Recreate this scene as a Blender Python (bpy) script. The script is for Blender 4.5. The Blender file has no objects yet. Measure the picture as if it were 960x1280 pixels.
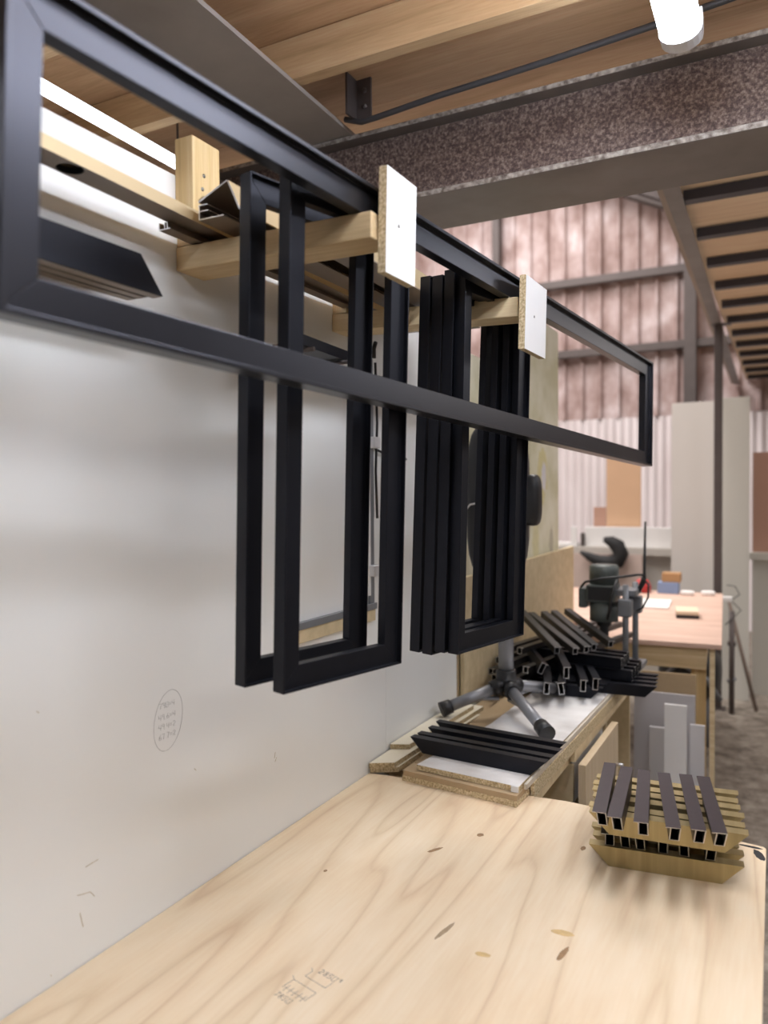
import bpy, bmesh, math, random
from mathutils import Vector, Matrix, Euler
random.seed(7)
C = bpy.context.scene.collection
PI = math.pi
D2R = math.radians

# ------------------------------------------------------------------ materials
def new_mat(name):
    m = bpy.data.materials.new(name); m.use_nodes = True
    nt = m.node_tree
    return m, nt, nt.nodes['Principled BSDF']

def plain(name, col, rough=.5, metal=0., spec=.5, noise=0., nscale=20., bump=0.):
    m, nt, b = new_mat(name)
    b.inputs['Base Color'].default_value = (*col, 1)
    b.inputs['Roughness'].default_value = rough
    b.inputs['Metallic'].default_value = metal
    b.inputs['Specular IOR Level'].default_value = spec
    tc = nt.nodes.new('ShaderNodeTexCoord')
    n = nt.nodes.new('ShaderNodeTexNoise'); n.inputs['Scale'].default_value = nscale; n.inputs['Detail'].default_value = 4
    nt.links.new(tc.outputs['Object'], n.inputs['Vector'])
    if noise:
        mx = nt.nodes.new('ShaderNodeMix'); mx.data_type = 'RGBA'
        mx.inputs[6].default_value = (*[c*(1-noise) for c in col], 1); mx.inputs[7].default_value = (*[min(1, c*(1+noise)) for c in col], 1)
        nt.links.new(n.outputs['Fac'], mx.inputs[0]); nt.links.new(mx.outputs[2], b.inputs['Base Color'])
    if bump:
        bp = nt.nodes.new('ShaderNodeBump'); bp.inputs['Strength'].default_value = bump; bp.inputs['Distance'].default_value = .002
        nt.links.new(n.outputs['Fac'], bp.inputs['Height']); nt.links.new(bp.outputs['Normal'], b.inputs['Normal'])
    return m

def ramp_mat(name, stops, scale=(1, 1, 1), nscale=5., detail=6, distort=0., rough=.6, metal=0., coord='Object', bump=0., fine=0., finescale=60, spec=.5, rough_n=.55):
    m, nt, b = new_mat(name)
    tc = nt.nodes.new('ShaderNodeTexCoord'); mp = nt.nodes.new('ShaderNodeMapping')
    mp.inputs['Scale'].default_value = scale
    nt.links.new(tc.outputs[coord], mp.inputs['Vector'])
    n = nt.nodes.new('ShaderNodeTexNoise'); n.inputs['Scale'].default_value = nscale; n.inputs['Detail'].default_value = detail
    n.inputs['Distortion'].default_value = distort; n.inputs['Roughness'].default_value = rough_n
    nt.links.new(mp.outputs['Vector'], n.inputs['Vector'])
    r = nt.nodes.new('ShaderNodeValToRGB')
    el = r.color_ramp.elements
    while len(el) < len(stops): el.new(.5)
    for e, (p, c) in zip(el, stops): e.position = p; e.color = (*c, 1)
    nt.links.new(n.outputs['Fac'], r.inputs['Fac'])
    out = r.outputs['Color']
    if fine:
        n2 = nt.nodes.new('ShaderNodeTexNoise'); n2.inputs['Scale'].default_value = finescale; n2.inputs['Detail'].default_value = 3
        nt.links.new(mp.outputs['Vector'], n2.inputs['Vector'])
        mx = nt.nodes.new('ShaderNodeMix'); mx.data_type = 'RGBA'; mx.blend_type = 'OVERLAY'; mx.inputs[0].default_value = fine
        nt.links.new(out, mx.inputs[6]); nt.links.new(n2.outputs['Fac'], mx.inputs[7]); out = mx.outputs[2]
    nt.links.new(out, b.inputs['Base Color'])
    b.inputs['Roughness'].default_value = rough; b.inputs['Metallic'].default_value = metal
    b.inputs['Specular IOR Level'].default_value = spec
    if bump:
        bp = nt.nodes.new('ShaderNodeBump'); bp.inputs['Strength'].default_value = bump; bp.inputs['Distance'].default_value = .002
        nt.links.new(n.outputs['Fac'], bp.inputs['Height']); nt.links.new(bp.outputs['Normal'], b.inputs['Normal'])
    return m

def wood(name, c1, c2, c3, axis='X', k=14., rough=.65, along=.8):
    s = {'X': (along, k, k), 'Y': (k, along, k), 'Z': (k, k, along)}[axis]
    return ramp_mat(name, [(.25, c1), (.5, c2), (.75, c3)], scale=s, nscale=1.6, detail=5, distort=.6, rough=rough, fine=.25, finescale=14)

BLACK = plain('black_anodised', (.0055, .006, .008), .40, 0, .30, noise=.25, nscale=30)
BLACK2 = plain('black_anodised_sheen', (.009, .009, .010), .30, 0, .58, noise=.3, nscale=14)
for m_ in (BLACK, BLACK2): m_.node_tree.nodes['Principled BSDF'].inputs['Specular Tint'].default_value = (.80, .82, 1, 1)  # bluish lamp reflection put into the specular tint of the black metal
BROWNBLK = plain('brown_black_anodised', (.045, .036, .042), .38, .3, .5, noise=.2, nscale=40)
BARE = plain('bare_cut_aluminium', (.72, .72, .74), .35, .8)
GOLD = ramp_mat('brass_anodised', [(.3, (.37, .30, .15)), (.6, (.46, .375, .20)), (.8, (.54, .45, .26))], scale=(30, 1, 1), nscale=1.5, rough=.42, metal=.8)
BRONZE = plain('bronze_profile', (.24, .19, .15), .38, .55, .5, noise=.12, nscale=12)
CHAMP = plain('champagne_profile', (.50, .39, .23), .5, .4, .5, noise=.08, nscale=9)
DARKIN = plain('inside_shade', (.006, .006, .007), .7)  # shade in the hollow profiles, painted as near-black
WHITEWALL = ramp_mat('white_panel', [(.3, (.76, .765, .75)), (.7, (.80, .805, .79))], nscale=1.2, detail=3, rough=.42, spec=.4)
CREAM = ramp_mat('cream_board', [(.40, (.62, .59, .40)), (.56, (.76, .73, .58)), (.70, (.80, .77, .63))], nscale=3.0, detail=5, rough=.6)
CHIPTAN = ramp_mat('tan_chipboard_sheet', [(.35, (.50, .40, .24)), (.65, (.60, .49, .31))], nscale=25, detail=4, rough=.7)
MELA = ramp_mat('white_melamine', [(.35, (.74, .73, .72)), (.65, (.80, .79, .78))], nscale=3, rough=.4)
MELADIRT = ramp_mat('dusty_white_melamine', [(.30, (.50, .47, .45)), (.5, (.70, .68, .67)), (.68, (.82, .81, .80))], nscale=5, detail=6, rough=.5)
CHIP = ramp_mat('particleboard_edge', [(.30, (.26, .18, .09)), (.48, (.52, .41, .24)), (.62, (.66, .54, .35)), (.75, (.76, .67, .48))], nscale=170, detail=3, rough=.85)
CHIPCREAM = ramp_mat('cream_melamine', [(.35, (.72, .66, .52)), (.65, (.78, .72, .59))], nscale=8, rough=.5)
MDF = plain('mdf_tan', (.40, .29, .17), .75, noise=.08, nscale=60)
MDFLT = wood('oak_foil', (.47, .36, .23), (.52, .41, .27), (.56, .45, .31), 'Z', 40)
PINEX = wood('pine_along_x', (.44, .31, .16), (.57, .425, .24), (.66, .52, .325), 'X', 18)
PINEY = wood('pine_along_y', (.44, .31, .16), (.57, .425, .24), (.66, .52, .325), 'Y', 18)
PINEZ = wood('pine_along_z', (.50, .33, .14), (.64, .46, .22), (.73, .57, .32), 'Z', 26)
PALEX = wood('pale_pine_along_x', (.60, .455, .26), (.71, .565, .345), (.79, .66, .44), 'X', 18)
JOIST = wood('joist_timber', (.50, .33, .18), (.66, .46, .26), (.76, .57, .35), 'X', 12)
DECKM = wood('deck_boards', (.52, .32, .175), (.66, .43, .25), (.78, .54, .335), 'X', 9)
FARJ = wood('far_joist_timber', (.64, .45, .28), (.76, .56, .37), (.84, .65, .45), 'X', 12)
TABLEWOOD = wood('table_ply', (.52, .34, .26), (.60, .41, .325), (.68, .49, .40), 'X', 6)
STEEL = ramp_mat('rusty_steel', [(.34, (.085, .058, .052)), (.5, (.17, .12, .105)), (.60, (.27, .205, .175)), (.75, (.40, .33, .29))], nscale=120, detail=3, rough=.62, metal=.2, bump=.3)
STEELEDGE = ramp_mat('worn_flange_edge', [(.35, (.16, .13, .11)), (.55, (.40, .36, .32)), (.7, (.56, .52, .47))], nscale=60, detail=5, rough=.6, metal=.1)
STEELFLAT = ramp_mat('primed_steel', [(.35, (.17, .15, .138)), (.65, (.24, .215, .20))], nscale=3, detail=5, rough=.5, metal=.2)
STEELDK = plain('dark_steel', (.10, .082, .078), .5, .3, noise=.2, nscale=8)
PINK = ramp_mat('pink_cladding', [(.30, (.27, .175, .155)), (.46, (.42, .305, .285)), (.58, (.53, .42, .41)), (.70, (.70, .61, .61))], scale=(1, 1, .7), nscale=3.4, detail=5, rough=.6)
CORR = ramp_mat('pale_sheeting', [(.3, (.70, .62, .62)), (.7, (.84, .78, .79))], scale=(1, 1, .3), nscale=2.5, rough=.5)
CONC = ramp_mat('concrete_floor', [(.36, (.12, .10, .08)), (.5, (.235, .20, .165)), (.64, (.36, .32, .27))], nscale=9, detail=8, rough=.55, rough_n=.7)
GREYTUBE = plain('grey_tube', (.26, .265, .285), .38, .4, noise=.06)
BLKPLASTIC = plain('black_plastic', (.016, .016, .018), .42, noise=.2, nscale=30)
MOTOR = plain('green_grey_motor', (.10, .115, .11), .42, .2, noise=.15, nscale=25)
GREYMETAL = plain('grey_metal', (.22, .23, .25), .4, .5, noise=.1)
PALEWALL = plain('pale_grey_board', (.60, .565, .53), .55, noise=.03, nscale=2)
PALEWALL2 = plain('pale_green_board', (.60, .585, .53), .55, noise=.03, nscale=2)
GREYWHITE = plain('grey_white_panel', (.56, .55, .56), .45, noise=.05, nscale=4)
ORANGEMDF = plain('orange_mdf', (.62, .40, .25), .7, noise=.05, nscale=6)
REDMDF = plain('red_brown_board', (.46, .27, .20), .7, noise=.05, nscale=6)
ROOFM = plain('roof_sheet', (.42, .40, .40), .6, noise=.1, nscale=2)
PENCIL = plain('pencil_graphite', (.16, .15, .15), .6)
SCREWM = plain('screw_steel', (.25, .24, .22), .4, .8)
KNOT = plain('knot_brown', (.30, .18, .09), .7, noise=.4, nscale=80)
RED = plain('red_plastic', (.45, .03, .03), .4)
BLUE = plain('blue_plastic', (.06, .14, .42), .4)
CARD = plain('cardboard', (.42, .24, .11), .8)
PAPER = plain('white_paper', (.82, .80, .78), .7)
BLKBAG = plain('black_fabric', (.012, .012, .013), .8, noise=.4, nscale=20)
LENSM = plain('lamp_housing', (.78, .78, .80), .4)

def emit_mat(name, col, s):
    m, nt, b = new_mat(name)
    b.inputs['Base Color'].default_value = (.9, .9, .9, 1)
    b.inputs['Emission Color'].default_value = (*col, 1); b.inputs['Emission Strength'].default_value = s
    return m
LED = emit_mat('led_diffuser', (.84, .89, 1.0), 44.0)
LED2 = emit_mat('led_diffuser_back', (.90, .94, 1.0), 4.0)

# plywood of the bench: streaky grain along y with knots and patches
def ply_mat():
    m, nt, b = new_mat('bench_plywood')
    N = nt.nodes; L = nt.links
    tc = N.new('ShaderNodeTexCoord')
    mp = N.new('ShaderNodeMapping'); mp.inputs['Scale'].default_value = (4.6, .42, 1); mp.inputs['Rotation'].default_value = (0, 0, D2R(-4))
    L.new(tc.outputs['Object'], mp.inputs['Vector'])
    w = N.new('ShaderNodeTexNoise'); w.inputs['Scale'].default_value = 1.0; w.inputs['Detail'].default_value = 1.2; w.inputs['Distortion'].default_value = .25
    L.new(mp.outputs['Vector'], w.inputs['Vector'])
    mul = N.new('ShaderNodeMath'); mul.operation = 'MULTIPLY'; mul.inputs[1].default_value = 10.0
    L.new(w.outputs['Fac'], mul.inputs[0])
    fr = N.new('ShaderNodeMath'); fr.operation = 'FRACT'; L.new(mul.outputs[0], fr.inputs[0])
    r = N.new('ShaderNodeValToRGB'); el = r.color_ramp.elements
    st = [(0., (.655, .495, .325)), (.05, (.70, .545, .365)), (.2, (.755, .605, .42)), (.6, (.785, .64, .455)), (.9, (.75, .60, .415)), (1., (.655, .495, .325))]
    while len(el) < len(st): el.new(.5)
    for e, (p, c) in zip(el, st): e.position = p; e.color = (*c, 1)
    L.new(fr.outputs[0], r.inputs['Fac'])
    mp2 = N.new('ShaderNodeMapping'); mp2.inputs['Scale'].default_value = (90, 6, 1)
    L.new(tc.outputs['Object'], mp2.inputs['Vector'])
    n2 = N.new('ShaderNodeTexNoise'); n2.inputs['Scale'].default_value = 1.5; n2.inputs['Detail'].default_value = 5
    L.new(mp2.outputs['Vector'], n2.inputs['Vector'])
    mx = N.new('ShaderNodeMix'); mx.data_type = 'RGBA'; mx.blend_type = 'OVERLAY'; mx.inputs[0].default_value = .16
    L.new(r.outputs['Color'], mx.inputs[6]); L.new(n2.outputs['Fac'], mx.inputs[7])
    n3 = N.new('ShaderNodeTexNoise'); n3.inputs['Scale'].default_value = 3.2; n3.inputs['Detail'].default_value = 6
    L.new(tc.outputs['Object'], n3.inputs['Vector'])
    mx2 = N.new('ShaderNodeMix'); mx2.data_type = 'RGBA'; mx2.blend_type = 'OVERLAY'; mx2.inputs[0].default_value = .22
    L.new(mx.outputs[2], mx2.inputs[6]); L.new(n3.outputs['Fac'], mx2.inputs[7])
    L.new(mx2.outputs[2], b.inputs['Base Color'])
    b.inputs['Roughness'].default_value = .55
    return m
PLY = ply_mat()

# ------------------------------------------------------------------ mesh builder
class MB:
    def __init__(s): s.v = []; s.f = []; s.m = []; s.sm = []
    def add(s, vs, fs, mi=0, smooth=False, M=None):
        o = len(s.v)
        for p in vs:
            p = Vector(p)
            s.v.append(tuple(M @ p if M is not None else p))
        for q in fs: s.f.append(tuple(o+i for i in q)); s.m.append(mi); s.sm.append(smooth)
        return s
    def box(s, x0, x1, y0, y1, z0, z1, mi=0, M=None):
        vs = [(x, y, z) for z in (z0, z1) for y in (y0, y1) for x in (x0, x1)]
        fs = [(0, 2, 3, 1), (4, 5, 7, 6), (0, 1, 5, 4), (2, 6, 7, 3), (0, 4, 6, 2), (1, 3, 7, 5)]
        return s.add(vs, fs, mi, False, M)
    def prism(s, poly, h0, h1, axis='Z', mi=0, M=None, smooth=False):
        n = len(poly)
        def P(a, b, h): return {'Z': (a, b, h), 'Y': (a, h, b), 'X': (h, a, b)}[axis]
        vs = [P(a, b, h0) for a, b in poly]+[P(a, b, h1) for a, b in poly]
        s.add(vs, [tuple(range(n))[::-1], tuple(range(n, 2*n))], mi, False, M)
        return s.add(vs, [(i, (i+1) % n, n+(i+1) % n, n+i) for i in range(n)], mi, smooth, M)
    def tube(s, path, r, n=10, mi=0, M=None, cap=True):
        path = [Vector(p) for p in path]; rs = r if isinstance(r, (list, tuple)) else [r]*len(path)
        vs = []; prev = None
        for i, p in enumerate(path):
            t = (path[min(i+1, len(path)-1)]-path[max(i-1, 0)]).normalized()
            if prev is None:
                a = Vector((0, 0, 1)) if abs(t.z) < .9 else Vector((1, 0, 0))
                u = t.cross(a).normalized()
            else: u = (prev-t*prev.dot(t)).normalized()
            prev = u; w = t.cross(u)
            for k in range(n):
                a = 2*PI*k/n; vs.append(p+(u*math.cos(a)+w*math.sin(a))*rs[i])
        fs = [(i*n+k, i*n+(k+1) % n, (i+1)*n+(k+1) % n, (i+1)*n+k) for i in range(len(path)-1) for k in range(n)]
        s.add(vs, fs, mi, True, M)
        if cap:
            m = len(path)-1
            s.add(vs, [tuple(range(n))[::-1], tuple(m*n+k for k in range(n))], mi, False, M)
        return s
    def lathe(s, prof, n=24, mi=0, M=None):
        vs = [(r*math.cos(2*PI*k/n), r*math.sin(2*PI*k/n), z) for r, z in prof for k in range(n)]
        fs = [(i*n+k, i*n+(k+1) % n, (i+1)*n+(k+1) % n, (i+1)*n+k) for i in range(len(prof)-1) for k in range(n)]
        return s.add(vs, fs, mi, True, M)
    def build(s, name, mats, parent=None, loc=(0, 0, 0), rot=(0, 0, 0), bevel=0., matrix=None):
        me = bpy.data.meshes.new(name)
        # merge duplicates
        me.from_pydata(s.v, [], s.f)
        if not isinstance(mats, (list, tuple)): mats = [mats]
        for m in mats: me.materials.append(m)
        me.polygons.foreach_set('material_index', s.m); me.polygons.foreach_set('use_smooth', s.sm)
        bm = bmesh.new(); bm.from_mesh(me); bmesh.ops.remove_doubles(bm, verts=bm.verts, dist=1e-6)
        bmesh.ops.recalc_face_normals(bm, faces=bm.faces); bm.to_mesh(me); bm.free()
        me.update()
        o = bpy.data.objects.new(name, me); C.objects.link(o)
        if matrix is not None: o.matrix_world = matrix
        else: o.location = loc; o.rotation_euler = rot
        if parent: o.parent = parent
        if bevel:
            bv = o.modifiers.new('bevel', 'BEVEL'); bv.width = bevel; bv.segments = 2; bv.limit_method = 'ANGLE'; bv.angle_limit = D2R(40)
        return o

def tag(o, label=None, cat=None, group=None, kind=None):
    if label: o['label'] = label
    if cat: o['category'] = cat
    if group: o['group'] = group
    if kind: o['kind'] = kind
    return o
def empty(name, label, cat, loc=(0, 0, 0), rot=(0, 0, 0), group=None):
    o = bpy.data.objects.new(name, None); o.empty_display_size = .05; C.objects.link(o)
    o.location = loc; o.rotation_euler = rot
    return tag(o, label, cat, group)
def struct(o): o['kind'] = 'structure'; return o
def copy_tree(o, parent=None):
    c = o.copy(); C.objects.link(c)
    c.parent = parent
    for ch in list(o.children): copy_tree(ch, c)
    return c

# ------------------------------------------------------------------ setting
FLZ = -.85
struct(MB().box(-6, 6, -3.5, 10.6, FLZ-.1, FLZ).build('floor', CONC))
# white panelled wall beside the bench: two panels with a seam
WB = .4e-3
w = struct(MB().box(-.03, 0, -1.2, 2.219, FLZ, 1.562).box(-.03, -.001, 2.222, 2.829, FLZ, 1.50).build('wall_left', WHITEWALL))
struct(MB().box(-.012, .0025, 2.832, 2.846, 0, 1.48).build('trim_1', MDF))
# partition continuing to the hall
struct(MB().box(-.06, -.012, 2.84, 3.85, FLZ, 1.46).box(-.06, -.01, 3.85, 4.4, FLZ, 1.80).build('wall_partition', CREAM))
pc = [o for o in C.objects if o.name.startswith('wall_partition')][-1]
random.seed(3)
for (yy, zz, ry_, rz_, col) in ((4.08, .98, .10, .16, (.66, .60, .32)), (4.10, .96, .05, .085, (.70, .68, .70)), (3.95, .62, .06, .12, (.68, .63, .38)), (4.25, .60, .04, .10, (.50, .47, .36))):
    MB().prism([(ry_*math.cos(2*PI*i/22)*random.uniform(.7, 1.1), rz_*math.sin(2*PI*i/22)*random.uniform(.7, 1.1)) for i in range(22)], 0, .0006+.0004*(col[2] > .6), 'X').build('glue_stain', plain('stain', col, .7, noise=.15, nscale=30), pc, loc=(-.0099, yy, zz))
# far gable wall: flat corrugated cladding in two kinds
def corrugated(x0, x1, z0, z1, y, pitch, depth, prof):
    xs = []; x = x0
    while x < x1:
        for t, d in prof: xs.append((x+t*pitch, y+d*depth))
        x += pitch
    mb = MB(); n = len(xs)
    vs = [(a, b, z0) for a, b in xs]+[(a, b, z1) for a, b in xs]
    mb.add(vs, [(i, i+1, n+i+1, n+i) for i in range(n-1)])
    return mb
rib = [(0, 0), (.42, 0), (.5, -1), (.62, -1), (.70, 0), (.8, .12)]
wav = [(0, 0), (.25, -.6), (.5, -1), (.75, -.6)]
struct(corrugated(-6, 6, 1.86, 5.6, 10.5, .24, .05, rib).build('wall_far', PINK))
struct(corrugated(-6, 6, FLZ, 1.86, 10.5, .105, .035, wav).build('wall_far', CORR))
struct(MB().box(6, 6.1, -3.5, 10.6, FLZ, 5.6).build('wall_right', plain('dim_wall', (.28, .26, .25), .7)))
struct(MB().box(-6.1, -6, -3.5, 10.6, FLZ, 5.6).build('wall_far_left', PALEWALL))
struct(MB().box(-6, 6, -3.6, -3.5, FLZ, 5.6).build('wall_back', plain('dim_back_wall', (.30, .28, .27), .7)))
struct(MB().box(-6.1, 6.1, -3.6, 10.7, 5.6, 5.7).build('ceiling', ROOFM))
# deck over the bench: boards with thin gaps between them
mb = MB(); y = -2.2
while y < 2.55:
    wd = random.choice((.19, .24, .285))
    mb.box(-3., 3.6, y, min(y+wd-.003, 2.6), 2.222+random.uniform(0, .003), 2.25); y += wd
struct(mb.build('ceiling', DECKM))
# mezzanine floor beyond the beam
struct(MB().box(.70, 3.6, 3.2, 10.48, 2.253, 2.275).build('ceiling', FARJ))

# far wall steel girts and posts
def sc(p, s=10.5): return p
for i, (zz, lab) in enumerate(((3.69, 'dark steel wall rail across the pink far cladding, upper of two'), (2.74, 'dark steel wall rail across the pink far cladding, lower of two'))):
    tag(MB().box(-6, .75, 10.33, 10.44, zz-.05, zz+.05).build('wall_rail', STEELDK, bevel=.004), lab, 'rail', 'rails of the far wall')
tag(MB().box(.0, .15, 10.28, 10.45, FLZ, 5.5).build('wall_post', STEELDK, bevel=.006), 'dark steel wall post on the pink cladding, left of the mezzanine', 'post')
tag(MB().box(-2.52, -2.42, 10.30, 10.45, 2.2, 5.5).build('wall_post', STEELDK, bevel=.006), 'dim steel wall post behind the white-faced end plates', 'post')
tag(MB().tube([(-1.6, 10.15, 5.15), (-.97, 10.15, 4.80), (-.15, 10.15, 4.40), (.6, 10.15, 4.02)], .05, 8).build('roof_brace', STEELDK), 'sloping dark roof brace high on the far wall', 'brace')
tag(MB().prism([(-1.5, 5.55), (-.9, 4.86), (-.1, 4.45), (.9, 3.95), (.9, 5.55)], 10.2, 10.26, 'Y').build('gable_plate', STEELDK), 'dark grey gable sheet above the roof brace', 'sheet')

# steel cross beam (I section along X)
Y0, Y1, ZB, ZT = 2.262, 2.575, 1.83, 2.083
mb = MB()
mb.box(-1.6, 3.6, Y0+.05, Y0+.062, ZB+.016, ZT-.016, 0)
beam = empty('steel_beam', 'rusty steel beam with wide flanges crossing the ceiling from left to right', 'beam', (0, 0, 0))
mb.build('web', STEEL, beam)
def flange(z0, z1):
    m = MB(); m.box(-1.6, 3.6, Y0+.0015, Y1, z0, z1, 0); m.box(-1.6, 3.6, Y0, Y0+.0014, z0+.001, z1-.001, 1); return m
flange(ZB, ZB+.017).build('flange', [STEELFLAT, STEELEDGE], beam)
flange(ZT-.015, ZT).build('flange', [STEELFLAT, STEELEDGE], beam)
MB().prism([(Y0+.02, ZB+.03), (Y0+.05, ZB+.017), (Y0+.05, ZT-.016), (Y0+.02, ZT-.016)], 0, .012, 'X').build('stiffener', STEEL, beam, loc=(-1.0, 0, 0))

# steel beam along Y running into it
yb = empty('steel_beam', 'grey steel beam overhead running towards the cross beam, flat underside', 'beam', (-.215, 0, 0), (0, 0, D2R(1.5)))
PLATE = ramp_mat('grey_primed_plate', [(.35, (.33, .30, .27)), (.65, (.42, .385, .35))], nscale=3, detail=5, rough=.55)
MB().box(-.135, .135, -2, 2.30, 2.0845, 2.0985).build('plate', PLATE, yb)
MB().box(-.134, -.12, -2, 2.30, 2.0, 2.084).build('upstand', STEELFLAT, yb)

# ceiling joists over the bench
ords = ['first', 'second', 'third', 'fourth', 'fifth', 'sixth', 'seventh', 'eighth', 'ninth', 'tenth', 'eleventh', 'twelfth', 'thirteenth', 'fourteenth']
for k, yy in enumerate((1.905, 1.45, .99, .53)):
    for (a, b_, side) in ((-3., 3.6, ''),):
        tag(MB().box(a, b_, yy, yy+.045, 2.10, 2.221).build('ceiling_joist', JOIST, bevel=.002),
            '%s sawn timber joist under the near deck, counted from the cross beam' % ords[k], 'joist', 'timber joists under the deck')
cl = empty('steel_cleat', 'dark steel cleat under the deck beside the grey overhead beam', 'bracket', (-.06, 2.20, 2.09))
MB().box(-.03, .03, 0, .008, 0, .13).box(-.03, -.022, -.06, .001, 0, .13).build('plate', STEELDK, cl)
for zz in (.04, .09): MB().lathe([(0, .008), (.008, .008), (.008, 0)], 6, 0, Matrix.Translation((.008, 0, zz)) @ Matrix.Rotation(PI/2, 4, 'X')).build('bolt', STEELDK, cl)
tag(MB().tube([(-.12, 2.19, 2.10), (-.06, 2.19, 2.078), (.0, 2.19, 2.080), (.2, 2.19, 2.095), (.4, 2.19, 2.103), (.6, 2.19, 2.113), (.9, 2.19, 2.132), (1.3, 2.18, 2.16), (2.5, 2.17, 2.20)], .0095, 8).build('electric_cable', plain('grey_cable', (.06, .06, .065), .45)), 'dark cable running along the deck above the cross beam', 'cable')

# mezzanine beyond: channel, joists, post
ch = empty('steel_channel', 'brown steel channel along the edge of the far mezzanine joists', 'beam', (.735, 0, 0), (0, 0, D2R(.9)))
MB().box(-.004, .004, 2.8, 10.4, 2.2, 2.252).build('web', STEELDK, ch)
MB().box(-.004, .065, 2.8, 10.4, 2.192, 2.2).build('flange', STEELFLAT, ch)
MB().box(-.030, -.004, 2.8, 10.4, 2.2, 2.216).build('lip', plain('tan_edge', (.34, .27, .22), .6), ch)
DKP = plain('dark_purlin', (.055, .05, .058), .5, .2, noise=.2, nscale=8)
for k in range(13):
    yy = 3.20+.57*k
    tag(MB().box(.735, 3.6, yy, yy+.065, 2.204, 2.252).build('steel_purlin', DKP, bevel=.002), '%s dark steel purlin under the pale boards of the mezzanine beyond the cross beam' % ords[k], 'purlin', 'mezzanine purlins beyond the cross beam')
po = empty('steel_post', 'dark steel post standing behind the far table', 'post', (.675, 6.62, FLZ))
MB().box(-.03, .03, -.03, .03, .008, 3.05).build('shaft', STEELDK, po, bevel=.004)
MB().box(-.06, .06, -.06, .06, 0, .008).build('base_plate', STEELDK, po)
MB().box(-.05, .09, -.05, .05, 3.038, 3.046).build('cap_plate', STEELDK, po)

# ------------------------------------------------------------------ LED battens
def batten(label, loc, length, mat, rz=0, h=.07, wd=.094):
    sd = h-.018 if h > .06 else h-.004
    b = empty('ceiling_light', label, 'light', loc, (0, 0, rz), 'LED battens')
    n = 10
    hh_ = .03 if h > .06 else .024
    prof = [(-wd/2+.008, sd)]+[(-wd/2*math.cos(PI*i/n), hh_-hh_*math.sin(PI*i/n)) for i in range(n+1)]+[(wd/2-.008, sd)]
    MB().prism(prof, .0, length-.0, 'Y', smooth=True).build('diffuser', mat, b)
    cap = [(-wd/2-.002, h)]+[(-(wd/2+.002)*math.cos(PI*i/n), .029-.032*math.sin(PI*i/n)) for i in range(n+1)]+[(wd/2+.002, h)]
    MB().prism(cap, -.018, -.0002, 'Y').build('end_cap', LENSM, b)
    MB().prism(cap, length+.0002, length+(.045 if h > .06 else .018), 'Y').build('end_cap', LENSM, b)
    MB().box(-wd/2+.012, wd/2-.012, 0, length, sd+.0003, h).build('housing', LENSM, b)
    for yy in (.03, length-.03): MB().tube([(0, yy, h), (0, yy, 2.222-loc[2])], .004, 6).build('hanger', STEELDK, b)
    return b
batten('white LED batten at top right, glowing in front of the cross beam', (.942, .78, 1.952), 1.20, LED, D2R(.5))
batten('white LED batten behind the white wall at upper left', (-.66, .62, 2.005), 1.46, LED2, D2R(2.), .036, .052)
batten('added white LED batten over the aisle right of the bench, out of view', (1.52, .55, 1.952), 1.20, LED, D2R(.5))  # unseen batten added for the bright reflection on the long frame
batten('added white LED batten beyond the cross beam over the aisle, out of view', (2.3, 2.75, 1.98), 1.2, LED, 0)  # unseen batten added to brighten the underside of the mezzanine
batten('white LED batten over the near end of the bench, out of view', (.945, -.9, 1.952), 1.20, LED, D2R(.5))

# ------------------------------------------------------------------ work bench
bench = empty('workbench', 'plywood-topped workbench along the white wall in the foreground', 'workbench', (0, 0, 0))
poly = [(.002, .1), (1.150, .1), (1.122, 2.085), (1.116, 2.094), (.69, 2.150), (.61, 2.156), (.002, 2.098)]
MB().prism(poly, -.018, 0, 'Z').build('worktop', PLY, bench, bevel=.0015)
MB().box(.03, 1.08, .15, 2.0, -.11, -.0185).build('frame', PINEX, bench)
for (a, b_) in ((.03, .2), (.99, .2), (.03, 1.9), (.99, 1.9)):
    MB().box(a, a+.09, b_, b_+.09, FLZ, -.111).build('leg', PINEZ, bench)
wt = [o for o in bench.children if o.name.startswith('worktop')][0]
# knots and patches in the plywood face
def blob(rx, ry, n=18, jit=.12):
    return [(rx*math.cos(2*PI*i/n)*(1+random.uniform(-jit, jit)), ry*math.sin(2*PI*i/n)*(1+random.uniform(-jit, jit))) for i in range(n)]
marks = [(.400, 1.712, .006, .022, KNOT, -30), (.722, 1.885, .006, .012, KNOT, 0), (.79, 1.43, .006, .026, KNOT, -8), (.56, 1.40, .005, .035, plain('grey_mineral_streak', (.36, .26, .16), .7, noise=.3, nscale=60), -10), (.47, 1.84, .008, .010, KNOT, -20), (.215, 1.50, .004, .006, KNOT, 0)]
PATCH = plain('glue_patch', (.60, .41, .18), .5, noise=.3, nscale=70)
marks += [(.772, 1.50, .022, .010, PATCH, 5), (.655, 1.36, .016, .007, PATCH, 5), (.868, 1.20, .028, .014, PATCH, 0), (.60, 1.085, .012, .02, PATCH, 30)]
INKB = plain('black_paint_mark', (.02, .02, .022), .6)
marks += [(1.108, 2.04, .010, .030, INKB, 20), (1.09, 2.079, .026, .006, INKB, -4), (1.124, 1.29, .005, .022, INKB, 0)]
for (x, y, rx, ry, m, a) in marks:
    MB().prism(blob(rx, ry), 0, .00035, 'Z').build('knot' if m is KNOT else 'stain', m, bench, loc=(x, y, -.0001), rot=(0, 0, D2R(a)))

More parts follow.
